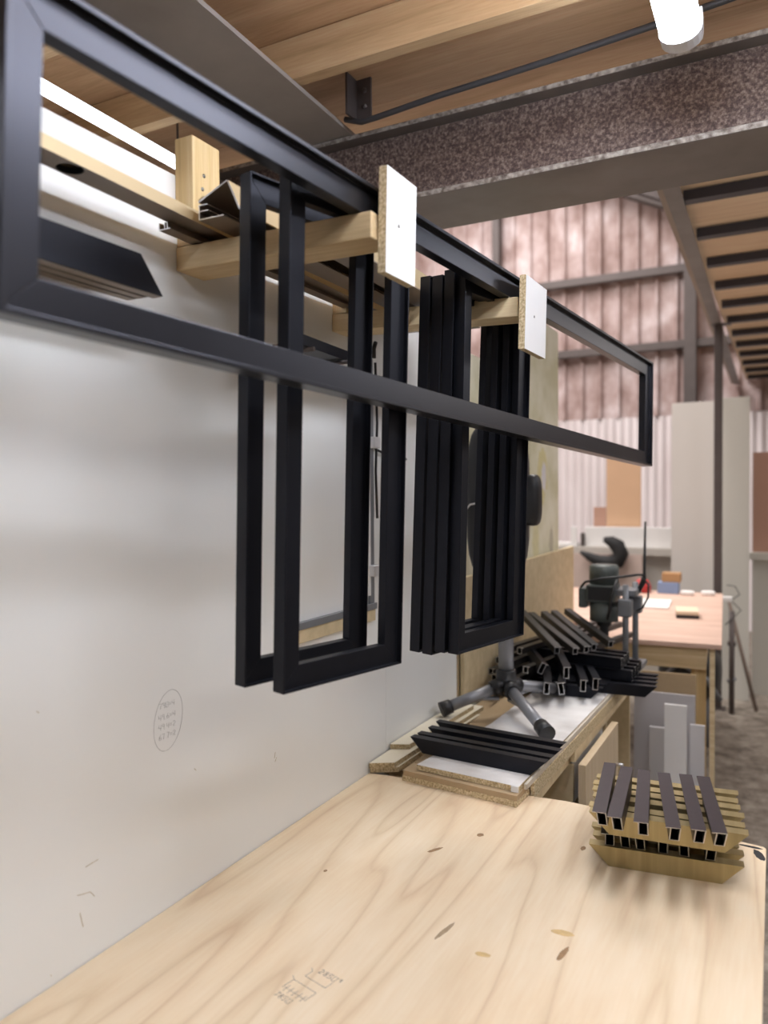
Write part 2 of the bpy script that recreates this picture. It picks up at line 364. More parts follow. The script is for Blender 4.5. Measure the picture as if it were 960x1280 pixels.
def strokes(name, lines, r, mat, parent, M):
    mb = MB()
    for ln in lines: mb.tube([M @ Vector(p) for p in ln], r, 4)
    o = mb.build(name, mat); o.parent = parent; return o
SEG = {'0': [[(0, 0), (0, 1), (.6, 1), (.6, 0), (0, 0)]], '1': [[(.3, 0), (.3, 1), (.1, .8)]], '2': [[(0, .8), (.3, 1), (.6, .75), (0, 0), (.6, 0)]],
       '3': [[(0, 1), (.6, 1), (.2, .6), (.6, .3), (.3, 0), (0, .1)]], '4': [[(0, 1), (0, .45), (.6, .45)], [(.55, 1), (.45, 0)]], '5': [[(.6, 1), (0, 1), (0, .55), (.5, .55), (.55, .2), (0, 0)]],
       '6': [[(.5, 1), (.05, .5), (.05, .05), (.55, .05), (.55, .45), (.08, .45)]], '7': [[(0, 1), (.6, 1), (.2, 0)]], '8': [[(.3, .55), (0, .8), (.3, 1), (.6, .8), (0, .2), (.3, 0), (.6, .2), (.3, .55)]],
       '9': [[(.55, .6), (.05, .6), (.05, 1), (.55, 1), (.5, 0)]], '=': [[(0, .65), (.6, .65)], [(0, .35), (.6, .35)]], '.': [[(.1, 0), (.12, .08)]], 'T': [[(0, 1), (.7, 1)], [(.35, 1), (.3, 0)]], ' ': []}
def text_lines(txt, x, y, h):
    out = []
    for c in txt:
        for ln in SEG[c]: out.append([(x+a*h, y+b*h, 0) for a, b in ln])
        x += (.35 if c == '.' else .85)*h
    return out
# pencil note on the wall (wall plane: u = y, v = z)
Mw = Matrix(((0, 0, 1, .0003), (1, 0, 0, 0), (0, 1, 0, 0), (0, 0, 0, 1)))
L = [[(1.222+.043*math.cos(t), .399+.062*math.sin(t)+.012*math.cos(t), 0) for t in [2*PI*i/40 for i in range(41)]]]
for i, (t, dx) in enumerate((('790=4', 0), ('49.6=4', -.002), ('49.4=2', -.002), ('67.7=2', -.002))):
    L += text_lines(t, 1.196+dx, .424-.0205*i+(.004 if i < 1 else 0), .0112)
strokes('pencil_note', L, .00034, PENCIL, w, Mw)
# scuffs on the wall
strokes('scuff_marks', [[(.985, .10, 0), (.992, .07, 0)], [(.98, .135, 0), (1.01, .128, 0), (1.02, .115, 0)], [(.90, .5, 0), (.905, .496, 0)], [(.92, .02, 0), (.921, .016, 0)], [(1.0, .18, 0), (1.03, .182, 0)], [(1.3, .27, 0), (1.306, .264, 0)], [(1.6, .2, 0), (1.604, .215, 0)], [(1.61, .2, 0), (1.602, .19, 0)]], .0006, plain('scuff_brown', (.42, .34, .2), .7), w, Mw)
# pencil sketch on the bench
L = []
def rect(a, b_, c, d): L.append([(a, b_, 0), (c, b_, 0), (c, d, 0), (a, d, 0), (a, b_, 0)])
L.append([(-.022, .018, 0), (.03, .018, 0), (.03, .036, 0)]); L.append([(-.022, .036, 0), (-.022, .018, 0)])
L.append([(-.022, .036, 0), (-.03, .042, 0)]); L.append([(-.03, -.03, 0), (-.03, -.002, 0), (.028, -.002, 0), (.028, -.03, 0)]); L.append([(-.03, -.002, 0), (-.04, .004, 0)])
for i in range(5): L.append([(-.022+.011*i, -.018, 0), (-.022+.011*i, -.036, 0)])
L.append([(-.028, -.027, 0), (.026, -.027, 0)])
L += text_lines('2850', -.012, .040, .013)+text_lines('7850', -.026, -.054, .012)+text_lines('9', .034, .046, .008)
Mb = Matrix.Translation((.408, 1.128, .0003)) @ Matrix.Rotation(D2R(-14), 4, 'Z')
strokes('pencil_sketch', L, .0005, PENCIL, bench, Mb)

# ------------------------------------------------------------------ aluminium profile frames
B_, L_, FW = .020, .010, .046
SEC = [(0, -B_), (FW, -B_), (FW, 0), (.0035, 0), (.0035, L_), (0, L_)]   # (from outer edge inward, normal)
def member(length, fw=FW, sec=SEC):
    """mitred member: outer edge on the local y axis from 0 to length, inward = +z, normal = +x"""
    n = len(sec)
    vs = [(nn, a, a) for a, nn in sec]+[(nn, length-a, a) for a, nn in sec]
    return MB().add(vs, [(i, (i+1) % n, n+(i+1) % n, n+i) for i in range(n)]+[tuple(range(n))[::-1], tuple(range(n, 2*n))])
def frame_parts(root, W, H, mat, sec=SEC, bevel=.0009):
    I = Matrix.Identity(4)
    def put(name, mb, M):
        for i, p in enumerate(mb.v): mb.v[i] = tuple(M @ Vector(p))
        mb.build(name, mat, root, bevel=bevel)
    put('rail', member(W, sec=sec), I)
    put('rail', member(W, sec=sec), Matrix.Translation((0, 0, H)) @ Matrix.Scale(-1, 4, (0, 0, 1)))
    S = Matrix(((1, 0, 0, 0), (0, 0, 1, 0), (0, 1, 0, 0), (0, 0, 0, 1)))
    put('stile', member(H, sec=sec), S)
    put('stile', member(H, sec=sec), Matrix.Translation((0, W, 0)) @ Matrix.Scale(-1, 4, (0, 1, 0)) @ S)

frame = empty('aluminium_surround', '', 'frame')
frame_parts(frame, .335, .94, BLACK)
def place_frame(o, x, y, z, yaw, tilt, label, group):
    nx, ny = math.cos(D2R(yaw)), -math.sin(D2R(yaw))
    o.location = (x-L_*nx, y-L_*ny, z); o.rotation_euler = (0, D2R(tilt), -D2R(yaw))
    o['label'] = label; o['group'] = group; o['category'] = 'frame'
spots = [(.277, 1.13, .520, 13.3, 2.0, 'tall black metal frame on the near arm, nearer the white wall', 'tall frames on the near arm'),
         (.357, 1.14, .514, 13.3, 2.0, 'tall black metal frame on the near arm, further from the wall', 'tall frames on the near arm'),
         (.342, 1.749, 00.476, 11.1, 2.5, 'tall black frame on the far arm, leftmost of four packed together', 'tall frames on the far arm'),
         (.378, 1.746, 00.473, 11.1, 2.4, 'tall black frame on the far arm, second from left of four', 'tall frames on the far arm'),
         (.4135, 1.744, .482, 11.1, 2.2, 'tall black frame on the far arm, third from left of four', 'tall frames on the far arm'),
         (.4465, 1.752, .479, 11.1, 1.7, 'tall black frame on the far arm, rightmost and frontmost of four', 'tall frames on the far arm')]
for i, s_ in enumerate(spots):
    o = frame if i == 0 else copy_tree(frame)
    place_frame(o, *s_)
for ch_ in spots: pass

# the long horizontal frame in front
Bg, Lg_ = .026, .014
SECB = [(0, -Bg), (.054, -Bg), (.054, 0), (.008, 0), (.008, Lg_), (0, Lg_)]
big = empty('aluminium_surround', 'long horizontal black metal frame hung across both timber arms', 'frame')
frame_parts(big, 2.591, .404, BLACK2, SECB, .0012)
d = Vector((.12078553, .9918175, -.041339)).normalized(); up = Vector((.00374433, .04118839, .99914438)).normalized()
nx = d.cross(up).normalized(); up = nx.cross(d)
O = Vector((.38494736, .56394803, 1.08404409))-nx*Lg_
big.matrix_world = Matrix(((nx.x, d.x, up.x, O.x), (nx.y, d.y, up.y, O.y), (nx.z, d.z, up.z, O.z), (0, 0, 0, 1)))

# ------------------------------------------------------------------ wall arms with end plates
def arm(label, y0, dep, xt, z0, z1, drop, mat, plate, block, plab):
    a = empty('wall_bracket', label, 'bracket', (0, y0, z0), (0, 0, 0), 'timber arms on the wall')
    ang = math.atan2(drop, xt)
    poly = [(0.0005, 0), (xt, -drop), (xt, -drop+(z1-z0)), (.0005, z1-z0)]
    MB().prism(poly, 0, dep, 'Y').build('arm_timber', mat, a, bevel=.0025)
    MB().box(.0005, .05, 0, dep, z1-z0+.028, block).build('mounting_block', PINEZ, a, bevel=.0025)
    MB().box(.0005, .046, .004, dep-.004, z1-z0+.001, z1-z0+.0275).build('packer', mat, a, bevel=.001)
    for (yy, zz) in ((.035, block-.075), (.03, block-.105), (.07, block-.13)):
        MB().lathe([(.0045, -.001), (.0045, .001), (0, .001)], 8, 0, Matrix.Translation((.05, yy, zz)) @ Matrix.Rotation(PI/2, 4, 'Y')).build('screw', SCREWM, a)
    px, py0, py1, pz0, pz1 = plate
    p = MB(); p.box(0, .0165, 0, py1-py0, 0, pz1-pz0, 0); p.box(.0166, .0174, 0, py1-py0, 0, pz1-pz0, 1)
    pl = p.build('end_plate', [CHIP, MELA], a, loc=(px, py0-y0, pz0-z0), rot=(0, D2R(1.5), D2R(-1)))
    tag(pl, plab)
    MB().lathe([(.0035, -.001), (.0035, .0008), (0, .0008)], 8, 0, Matrix.Translation((.0176, (py1-py0)*.40, (pz1-pz0)*.50)) @ Matrix.Rotation(PI/2, 4, 'Y')).build('screw', SCREWM, pl)
    return a
arm('near timber arm on the white wall, carrying two tall frames', 1.263, .088, .478, 1.358, 1.408, .004, PINEX, (.480, 1.283, 1.405, 1.293, 1.490), .28, 'white-faced particleboard end plate')
arm('far timber arm on the white wall, carrying four tall frames', 1.90, .088, .555, 1.345, 1.395, .018, PALEX, (.562, 1.878, 2.05, 1.240, 1.424), .25, 'white-faced particleboard end plate')
# low brackets under the mitred bars (near end of the rack, beyond the left edge)
for yy, lab in ((.62, 'short timber bracket under the black mitred bars, hidden behind the long frame'), ):
    a = empty('wall_bracket', lab, 'bracket', (0, yy, 1.16)); MB().box(.0005, .16, 0, .07, 0, .09).build('arm_timber', PINEX, a, bevel=.002)

# ------------------------------------------------------------------ loose profiles on the arms
P1 = empty('aluminium_profile', 'long bronze profile with a round hole, lying on the near arm', 'profile', (0, 0, 0))
P1.location = (.070, .55, 1.4335); P1.rotation_euler = (D2R(-.6), 0, D2R(1.2))
def cyl_hole(): pass
# channel with a punched hole in its bottom web
def holed_channel(w_, length, hh, hy, r):
    mb = MB(); n = 20
    ring = [(w_/2+r*math.cos(2*PI*i/n), hy+r*1.0*math.sin(2*PI*i/n)) for i in range(n)]
    corner = [(0, 0), (w_, 0), (w_, length), (0, length)]
    def outer(p):
        a = math.atan2(p[1]-hy, p[0]-w_/2); c, s_ = math.cos(a), math.sin(a)
        k = min((w_/2)/abs(c) if abs(c) > 1e-6 else 9, r*1.6/abs(s_) if abs(s_) > 1e-6 else 9)
        return (w_/2+c*k, hy+s_*k)
    out = [outer(p) for p in ring]
    vs = [(x, y, 0) for x, y in ring]+[(x, y, 0) for x, y in out]
    mb.add(vs, [(i, (i+1) % n, n+(i+1) % n, n+i) for i in range(n)], 0)
    y0, y1 = hy-r*1.6, hy+r*1.6
    cor = [(0, y0), (w_, y0), (w_, y1), (0, y1)]
    # corner fillers
    mb.add([(0, 0, 0), (w_, 0, 0), (w_, y0, 0), (0, y0, 0)], [(0, 1, 2, 3)], 0)
    mb.add([(0, y1, 0), (w_, y1, 0), (w_, length, 0), (0, length, 0)], [(0, 1, 2, 3)], 0)
    for cx, cy in cor:
        pts = sorted(out, key=lambda p: (p[0]-cx)**2+(p[1]-cy)**2)
        a = [p for p in pts if abs(p[0]-cx) < 1e-6]; b_ = [p for p in pts if abs(p[1]-cy) < 1e-6]
        if a and b_:
            mb.add([(cx, cy, 0), (*a[0], 0), (*b_[0], 0)], [(0, 1, 2)], 0)
    t = .002
    for x0, x1, mi in ((0, t, 1), (w_-t, w_, 1)): mb.box(x0, x1, 0, length, .0002, hh, mi)
    mb.tube([(w_/2, hy, .0005), (w_/2, hy, .012)], r, 20, 2, cap=False)
    mb.box(t, w_-t, 0, length, hh-t, hh, 0)
    return mb
holed_channel(.052, 1.78, .024, .365, .0225).build('channel', [BRONZE, CHAMP, DARKIN], P1)

def profile_thing(label, loc, rot, sections, mats, length, name='aluminium_profile', group=None):
    r = empty(name, label, 'profile', loc, rot, group)
    return r
# second profile: open E-shaped end
r = empty('aluminium_profile', 'champagne profile with open cut end, right beside the holed one', 'profile', (.1285, 1.19, 1.4215), (0, 0, D2R(.6)))
mb = MB()
t = .002
for (x0, x1, z0, z1) in ((0, .062, 0, t), (0, t, t, .030), (t, .024, .016, .018), (t, .022, .028, .030)):
    mb.box(x0, x1, .0012, 1.12, z0, z1, 0); mb.box(x0, x1, 0, .0011, z0, z1, 1)
mb.box(-.0006, -.0001, .002, 1.12, .0005, .030, 2)
mb.build('extrusion', [BRONZE, BARE, CHAMP], r)
# third: angle standing tilted on top
r = empty('aluminium_profile', 'champagne angle profile tilted like a roof beside the near arm block', 'profile', (.133, 1.185, 1.4535), (0, 0, D2R(1.0)))
mb = MB()
def strip(a, b_, th, y0, y1, mi):
    A = Vector((a[0], 0, a[1])); Bv = Vector((b_[0], 0, b_[1])); u = (Bv-A).normalized(); nrm = Vector((-u.z, 0, u.x))*th
    pts = [(A.x, A.z), (Bv.x, Bv.z), (Bv.x+nrm.x, Bv.z+nrm.z), (A.x+nrm.x, A.z+nrm.z)]
    mb.prism(pts, y0, y1, 'Y', mi)
strip((0, 0), (.070, .030), .003, .0012, 1.1, 0); strip((.070, .030), (.098, -.029), .003, .0012, 1.1, 2)
strip((0, 0), (.070, .030), .003, 0, .0011, 1); strip((.070, .030), (.098, -.029), .003, 0, .0011, 1)
strip((.0, .003), (.012, .009), .004, .0012, 1.1, 2)
mb.build('extrusion', [BRONZE, BARE, CHAMP], r)
# small H profile under the first
r = empty('aluminium_profile', 'short bronze double channel tucked under the holed profile at the wall', 'profile', (.042, 1.17, 1.4095), (0, 0, D2R(.6)))
mb = MB()
for (x0, x1, z0, z1) in ((0, .03, 0, .002), (0, .002, .002, .015), (.014, .016, .002, .015), (.021, .023, .002, .015)):
    mb.box(x0, x1, .0012, 1.05, z0, z1, 0); mb.box(x0, x1, 0, .0011, z0, z1, 1)
mb.build('extrusion', [BRONZE, BARE], r)
# second bronze tube beside the wall
r = empty('aluminium_profile', 'wide bronze profile along the wall behind the tall frames', 'profile', (.255, 1.37, 1.4105), (D2R(-.9), 0, D2R(1.5)))
mb = MB(); mb.box(0, .075, 0, .92, 0, .003); mb.box(.0, .0025, 0, .92, .0031, .04); mb.box(.0725, .075, 0, .92, .0031, .05, 1)
mb.build('extrusion', [BRONZE, CHAMP], r)

# black mitred bars on the lower brackets
BW = .066
def bar(label, x, y1, z, th=.024, length=.75, gold=False):
    r = empty('mitred_bar', label, 'profile', (x, y1, z), (0, 0, 0), 'black mitred bars on the low bracket')
    poly = [(0, 0), (-.055, BW), (-length, BW), (-length, 0)]
    MB().prism(poly, 0, th, 'X').build('bar', BLACK, r, bevel=.0008)
    mb = MB(); mb.box(.002, th-.002, -length+.002, -.004, -.0015, -.0001); mb.build('back_strip', BRONZE, r)
bar('black mitred bar seen through the long frame, front of its row', .096, 1.098, 1.252)
bar('black mitred bar seen through the long frame, middle of its row', .069, 1.086, 1.252)
bar('black mitred bar seen through the long frame, nearest the wall', .042, 1.086, 1.252)

# low bar seen between the tall frames
for yy, lab in ((1.40, 'thin steel peg in the wall under the dark bar, nearer end'), (1.575, 'thin steel peg in the wall under the dark bar, farther end')):
    a = empty('wall_peg', lab, 'peg', (0, yy, 1.19), (0, 0, 0), 'pegs under the dark bar'); MB().tube([(.0005, 0, 0), (.262, 0, 0)], .005, 8).build('rod', STEELDK, a); MB().lathe([(0, .004), (.014, .004), (.014, 0), (0, 0)], 12, 0, Matrix.Rotation(PI/2, 4, 'Y')).build('rosette', STEELDK, a)
r = empty('mitred_bar', 'dark bar on the low bracket, seen between the near tall frames', 'profile', (.20, 1.36, 1.1955), (0, 0, D2R(4.5)))
MB().box(0, .05, 0, .27, 0, .024).build('bar', BLACK, r, bevel=.001)
MB().box(-.018, -.0005, .0, .27, 0.0003, .006).build('back_strip', BRONZE, r)

# ------------------------------------------------------------------ things hung on the wall
r = empty('bar_clamp', 'slim grey bar clamp hanging upright on the wall behind the tall frames', 'clamp', (.002, 2.112, .50))
MB().box(0, .008, -.010, .016, 0, .80).build('bar', GREYMETAL, r, bevel=.001)
MB().box(0, .010, -.026, -.011, .06, .60).build('label_strip', MELA, r)
for zz in (.12, .52): 
    MB().box(.008, .030, -.02, .02, zz, zz+.035).build('jaw', BARE, r, bevel=.003)
MB().tube([(.02, 0, .80), (.02, 0, .83), (.02, .012, .85)], .007, 8).build('handle', BLKPLASTIC, r)
MB().tube([(.012, .024, .79), (.014, .03, .6), (.012, .022, .45), (.014, .026, .3)], .004, 6).build('cord', BLKPLASTIC, r)
r = empty('wall_batten', 'pale timber strip fixed along the wall behind the tall frames', 'batten', (0, 1.675, .478))
MB().box(.0005, .012, 0, .455, 0, .036).build('timber', CHIPTAN, r, bevel=.001)
tag(MB().box(.0005, .016, 1.675, 2.135, .5145, .534).build('steel_rule', GREYMETAL, bevel=.001), 'dark grey straight bar lying on the timber wall strip', 'bar')
tag(MB().tube([(.004, 2.15, 1.02), (.02, 2.22, 1.0), (.015, 2.3, 1.0), (.01, 2.36, .995)], .004, 6).build('wall_cable', BLKPLASTIC), 'short black cord on the wall between the groups of tall frames', 'cord')

# cream upright sheet and tan chipboard sheet leaning at the end of the wall
tag(MB().prism([(2.85, 0), (4.62, 0), (4.62, .50), (2.85, .485)], .0, .018, 'X').build('chipboard_sheet', CHIPTAN, loc=(.006, 0, .055), bevel=.001), 'tan chipboard sheet standing against the end of the wall', 'sheet')

# ------------------------------------------------------------------ second bench with cabinets
b2 = empty('side_bench', 'lower cabinet bench with dusty white top beyond the plywood bench', 'bench', (0, 0, 0))
MB().box(.13, .495, 2.165, 3.86, .0, .032).box(.02, .495, 2.165, 3.86, -.0205, -.0005).build('substrate', MDF, b2)
TP = [(.165, 2.105), (.498, 2.072), (.528, 3.86), (.24, 3.86), (.225, 2.60)]
mb = MB(); mb.prism(TP, .0335, .0490, 'Z', 0); mb.prism(TP, .0491, .05, 'Z', 1); mb.build('white_top', [CHIP, MELADIRT], b2)
MB().box(.476, .4975, 2.068, 2.071, .0335, .05).build('white_corner', MELA, b2)
MB().prism([(.5045, 2.10), (.5125, 2.10), (.538, 3.86), (.529, 3.86)], .034, .0495, 'Z').build('edge_strip', plain('pale_edge', (.55, .49, .40), .6, noise=.08), b2)
MB().prism([(.5045, 2.16), (.516, 2.16), (.542, 3.86), (.529, 3.86)], -.010, .033, 'Z').build('edge_strip', CHIP, b2)
MB().box(.02, .50, 2.20, 3.70, -.06, -.022).build('carcass_rail', PALEX, b2)
for yy in (2.22, 2.62, 3.16, 3.68): MB().box(.02, .515, yy, yy+.018, FLZ+.05, -.061).build('divider', CHIPTAN, b2)
MB().box(.02, .515, 2.20, 3.70, FLZ, FLZ+.05).build('plinth', MDF, b2)
MB().box(.02, .036, 2.24, 3.675, FLZ+.05, -.061).build('back_panel', MDF, b2)
dw = MB().box(.485, .503, 2.645, 3.15, -.215, -.066).build('drawer', MELA, b2, bevel=.001)
MB().box(.504, .522, 2.62, 3.70, -.050, -.004).build('front_rail', PALEX, b2, bevel=.001)
# tan door panel standing against it
tb = MB().box(0, .026, 0, .55, 0, .812).build('oak_board', MDFLT, loc=(.545, 2.57, FLZ), bevel=.001)
tag(tb, 'light oak-coloured panel standing on edge against the cabinet bench', 'panel')
MB().tube([(.026, .50, .66), (.055, .50, .66)], .006, 8).build('peg', BARE, tb)

# boards under the four black bars at the front of the side bench
def slab(name, poly, z0, z1, top, label, cat='board', group=None, edge=CHIP):
    mb = MB(); mb.prism(poly, z0, z1-.0008, 'Z', 0); mb.prism(poly, z1-.0007, z1, 'Z', 1)
    return tag(mb.build(name, [edge, top]), label, cat, group)
slab('particle_board', [(.125, 2.085), (.500, 2.045), (.504, 2.15), (.125, 2.158)], .001, .017, CHIP, 'raw particleboard strip at the front end of the side bench, lowest layer', 'board', 'boards under the mitred bars')
slab('particle_board', [(.128, 2.085), (.500, 2.047), (.502, 2.15), (.128, 2.158)], .0175, .0325, MDF, 'brown board strip at the front end of the side bench, middle layer', 'board', 'boards under the mitred bars', MDF)
# offcut stack at the wall
def offcut(poly, z0, z1, lab):
    return slab('offcut_board', poly, z0, z1, CHIPCREAM, lab, 'board', 'cream-faced offcuts by the wall')
offcut([(.006, 2.098), (.082, 2.145), (.086, 2.36), (.11, 2.80), (.03, 2.80), (.006, 2.6)], .0005, .0165, 'cream-faced particleboard offcut by the wall, bottom of its stack')
offcut([(.006, 2.092), (.075, 2.132), (.084, 2.38), (.10, 2.86), (.03, 2.86), (.006, 2.62)], .017, .033, 'cream-faced particleboard offcut by the wall, middle of its stack')
offcut([(.004, 2.24), (.062, 2.265), (.082, 2.80), (.03, 2.82), (.004, 2.6)], .0335, .0495, 'cream-faced particleboard offcut by the wall, top of its stack')

# ------------------------------------------------------------------ cut mitred profile pieces (hollow tube with an outer flange)
def piece_mesh(length, fw=.046, th=.021, fl=.0085, tw=.0022, miter=True, side=1):
    """long edge and flange on top; local x = length, y = thickness, z = height; standing on its short edge"""
    mb = MB(); h = length/2
    def X(z): return h-((fw-z) if miter else 0)
    o = [(0, 0), (th, 0), (th, fw), (0, fw)]; i = [(tw, tw), (th-tw, tw), (th-tw, fw-tw), (tw, fw-tw)]
    for s in (-1, 1):
        vo = [(s*X(z), y, z) for y, z in o]; vi = [(s*X(z), y, z) for y, z in i]
        mb.add(vo+vi, [(k, (k+1) % 4, 4+(k+1) % 4, 4+k) for k in range(4)], 1)
    vs = [(s*X(z), y, z) for s in (-1, 1) for y, z in o]; mb.add(vs, [(k, (k+1) % 4, 4+(k+1) % 4, 4+k) for k in range(4)], 0)
    vs = [(s*X(z), y, z) for s in (-1, 1) for y, z in i]; mb.add(vs, [(k, (k+1) % 4, 4+(k+1) % 4, 4+k) for k in range(4)], 2)
    y0, y1 = (th, th+fl) if side > 0 else (-fl, 0)
    q = [(y0, fw-.0025), (y1, fw-.0025), (y1, fw), (y0, fw)]
    vs = [(s*X(z), y, z) for s in (-1, 1) for y, z in q]
    mb.add(vs, [(k, (k+1) % 4, 4+(k+1) % 4, 4+k) for k in range(4)], 0)
    mb.add(vs, [(0, 1, 2, 3), (4, 5, 6, 7)], 1)
    return mb
def proto(length, mat, miter=True, side=1, name='cut_profile'):
    o = piece_mesh(length, miter=miter, side=side).build(name, [mat, BARE if mat is not GOLD else GOLD, DARKIN])
    o['category'] = 'profile'
    return o
used = set()
def put(pr, x, y, z, rz, label, group, rx=0, ry=0):
    o = pr if pr.name not in used else pr.copy()
    if o is pr: used.add(pr.name)
    else: C.objects.link(o)
    o.location = (x, y, z); o.rotation_euler = (D2R(rx), D2R(ry), D2R(rz))
    tag(o, label, 'profile', group); return o

# four black ones lying on edge on the white top
pb = proto(.455, BLACK, True, 1)
for k, (x, y, dz) in enumerate(((.320, 2.187, -5), (.325, 2.233, -4.2), (.331, 2.301, -5), (.327, 2.372, -5.5))):
    put(pb, x, y, .0505, dz, 'black mitred profile on edge on the white side bench, %s of four' % ('frontmost', 'second from front', 'third from front', 'rearmost')[k], 'black mitred profiles on the side bench')

# stack of brass and black profiles
pg = proto(.335, GOLD, True, 1); pk = proto(.325, BROWNBLK, True, 1)
ya = D2R(7.0)
def stk(u, v): return (.918+u*math.cos(ya)-v*math.sin(ya), 1.835+u*math.sin(ya)+v*math.cos(ya))
pos = ('frontmost', 'second from front', 'third from front', 'fourth from front', 'fifth from front', 'rearmost')
for k, v in enumerate((0, .055, .10, .145, .19, .23)):
    x, y = stk((0, .004, -.004, .006, 0, .003)[k], v)
    put(pg, x, y, .0003, 7+(.0, 1, -.5, .6, 0, 1)[k], 'brass-coloured mitred profile in the bottom layer of the small stack, %s' % pos[k], 'brass profiles in the stack')
lpos = ('leftmost', 'second from left', 'third from left', 'fourth from left', 'fifth from left', 'rightmost')
for k, u in enumerate((-.118, -.074, -.036, .006, .06, .104)):
    x, y = stk(u, .125)
    put(pk, x, y, .0468, 90+(11, 7, 5, 8, 4, 9)[k], 'brown-black crossing profile in the lower cross layer of the small stack, %s' % lpos[k], 'brown-black profiles in the stack')
for k, v in enumerate((-.045, -.008, .05, .095, .135, .185)):
    x, y = stk((.004, 0, .003, -.002, -.004, .0)[k], v)
    put(pg, x, y, .0933, 5+(.0, .5, -.6, 0, .3, 1)[k], 'brass-coloured mitred profile in the upper brass layer of the small stack, %s' % pos[k], 'brass profiles in the stack')
near = [(.809, 1.676), (.843, 1.665), (.898, 1.661), (.964, 1.655), (1.011, 1.667), (1.05, 1.674)]
far = [(.769, 1.989), (.812, 1.979), (.854, 1.981), (.898, 1.991), (.947, 2.003), (.987, 2.005)]
for k in range(6):
    a, b_ = Vector(near[k]), Vector(far[k]); c = (a+b_)/2; dd = (b_-a)
    ang = math.degrees(math.atan2(dd.y, dd.x))
    put(pk, c.x+.012, c.y, .1398, ang, 'brown-black profile lying on top of the small stack, %s' % lpos[k], 'brown-black profiles in the stack')

# jumbled pile of black profiles on the side bench
pp = proto(.40, BLACK, False, -1); pq = proto(.46, BLACK, True, 1); SHEEN = plain('grey_sheen_anodised', (.026, .024, .023), .36, .2, .6)
pt = piece_mesh(.43, fw=.028, th=.022, miter=False, side=-1).build('cut_profile', [SHEEN, BARE, DARKIN]); pt['category'] = 'profile'
pe = proto(.30, BLACK, False, -1)
GP = 'black offcut profiles in the pile'
def from_end(pr, ex, ey, ez, dx, dy, dzz, L, label, rx=0):
    """lay a piece so that its near end sits at (ex,ey,ez) and it runs along (dx,dy,dzz)"""
    d_ = Vector((dx, dy, dzz)).normalized(); c = Vector((ex, ey, ez))+d_*L/2
    return put(pr, c.x, c.y, c.z, math.degrees(math.atan2(d_.y, d_.x)), label, GP, rx, -math.degrees(math.asin(d_.z)))
# resting layers across the bench (along x)
for k in range(5):
    put(pq, .285, 3.085+.07*k, .0503, 3, 'black profile lying across the bench under the pile, %s' % ('nearest', 'second', 'third', 'fourth', 'farthest')[k], GP)
for k in range(4):
    put(pq, .475-.008*k, 3.20+.07*k, .0503, 3, 'black mitred profile overhanging the bench edge at the right of the pile, %s' % ('nearest', 'second', 'third', 'farthest')[k], GP)
ends = [(.352, 2.905), (.405, 2.935), (.468, 3.01), (.505, 3.055)]
for k, (x, y) in enumerate(ends):
    from_end(pe, x, y, .0975, (-.30, -.22, -.33, -.36)[k], 1, 0, .30, 'black hollow profile with open end facing out low in the pile, %s of four' % ('leftmost', 'second', 'third', 'rightmost')[k], (3, -8, 2, 4)[k])
names = ('nearest', 'second', 'third', 'farthest')
for k in range(4):
    put(pp, .40, 3.27+.07*k, .0972, -4, 'black profile in the middle layer of the pile lying crosswise, %s' % names[k], GP)
for k in range(3):
    put(pp, .36, 3.29+.07*k, .1440, -9, 'black profile in the upper crosswise layer under the fanned top, %s' % ('nearest', 'middle', 'farthest')[k], GP)
# left cluster along y
for k, (x, y, z, a) in enumerate(((.05, 3.12, .0972, 1.0), (.10, 3.02, .0972, .9), (.14, 3.10, .1442, .8), (.185, 3.00, .0972, .85), (.235, 3.02, .1442, .9))):
    from_end(pt, x, y, z, .18, 1, 0, .42, 'black profile on the left flank of the pile behind the tripod, %s' % ('leftmost', 'second', 'third', 'fourth', 'rightmost')[k])
for k, (x, y, z, a) in enumerate(((.075, 3.14, .1442, .9), (.115, 3.20, .1900, .9), (.165, 3.16, .1900, .9))):
    from_end(pt, x, y, z, .20, 1, 0, .42, 'black profile in the raised row on the left flank of the pile, %s' % ('leftmost', 'middle', 'rightmost')[k])
# right rear cluster
for k, (x, y, z) in enumerate(((.22, 3.62, .19), (.275, 3.62, .19), (.33, 3.60, .19), (.385, 3.58, .145))):
    from_end(pt, x, y, z, .22, 1, 0, .42, 'black profile at the back right of the pile under the motor, %s' % ('leftmost', 'second', 'third', 'rightmost')[k])
from_end(pe, .405, 3.0, .1445, -.4, 1, .05, .30, 'black hollow profile with upright open end in the middle of the pile')
from_end(pe, .29, 3.02, .1445, -.5, 1, .02, .30, 'black hollow profile with tilted open end left in the pile', 25)
# top fan
for k, (x, y, z, dx, dy) in enumerate(((.330, 3.13, .215, -.62, .80), (.392, 3.18, .208, -.72, .78), (.422, 3.25, .205, -.70, .80), (.440, 3.31, .205, -.70, .86), (.49, 3.41, .205, -.74, .86))):
    from_end(pt, x, y, z, dx, dy, .22, .42, 'grey-sheened black profile fanned on top of the pile, %s of five' % ('leftmost', 'second', 'third', 'fourth', 'rightmost')[k])

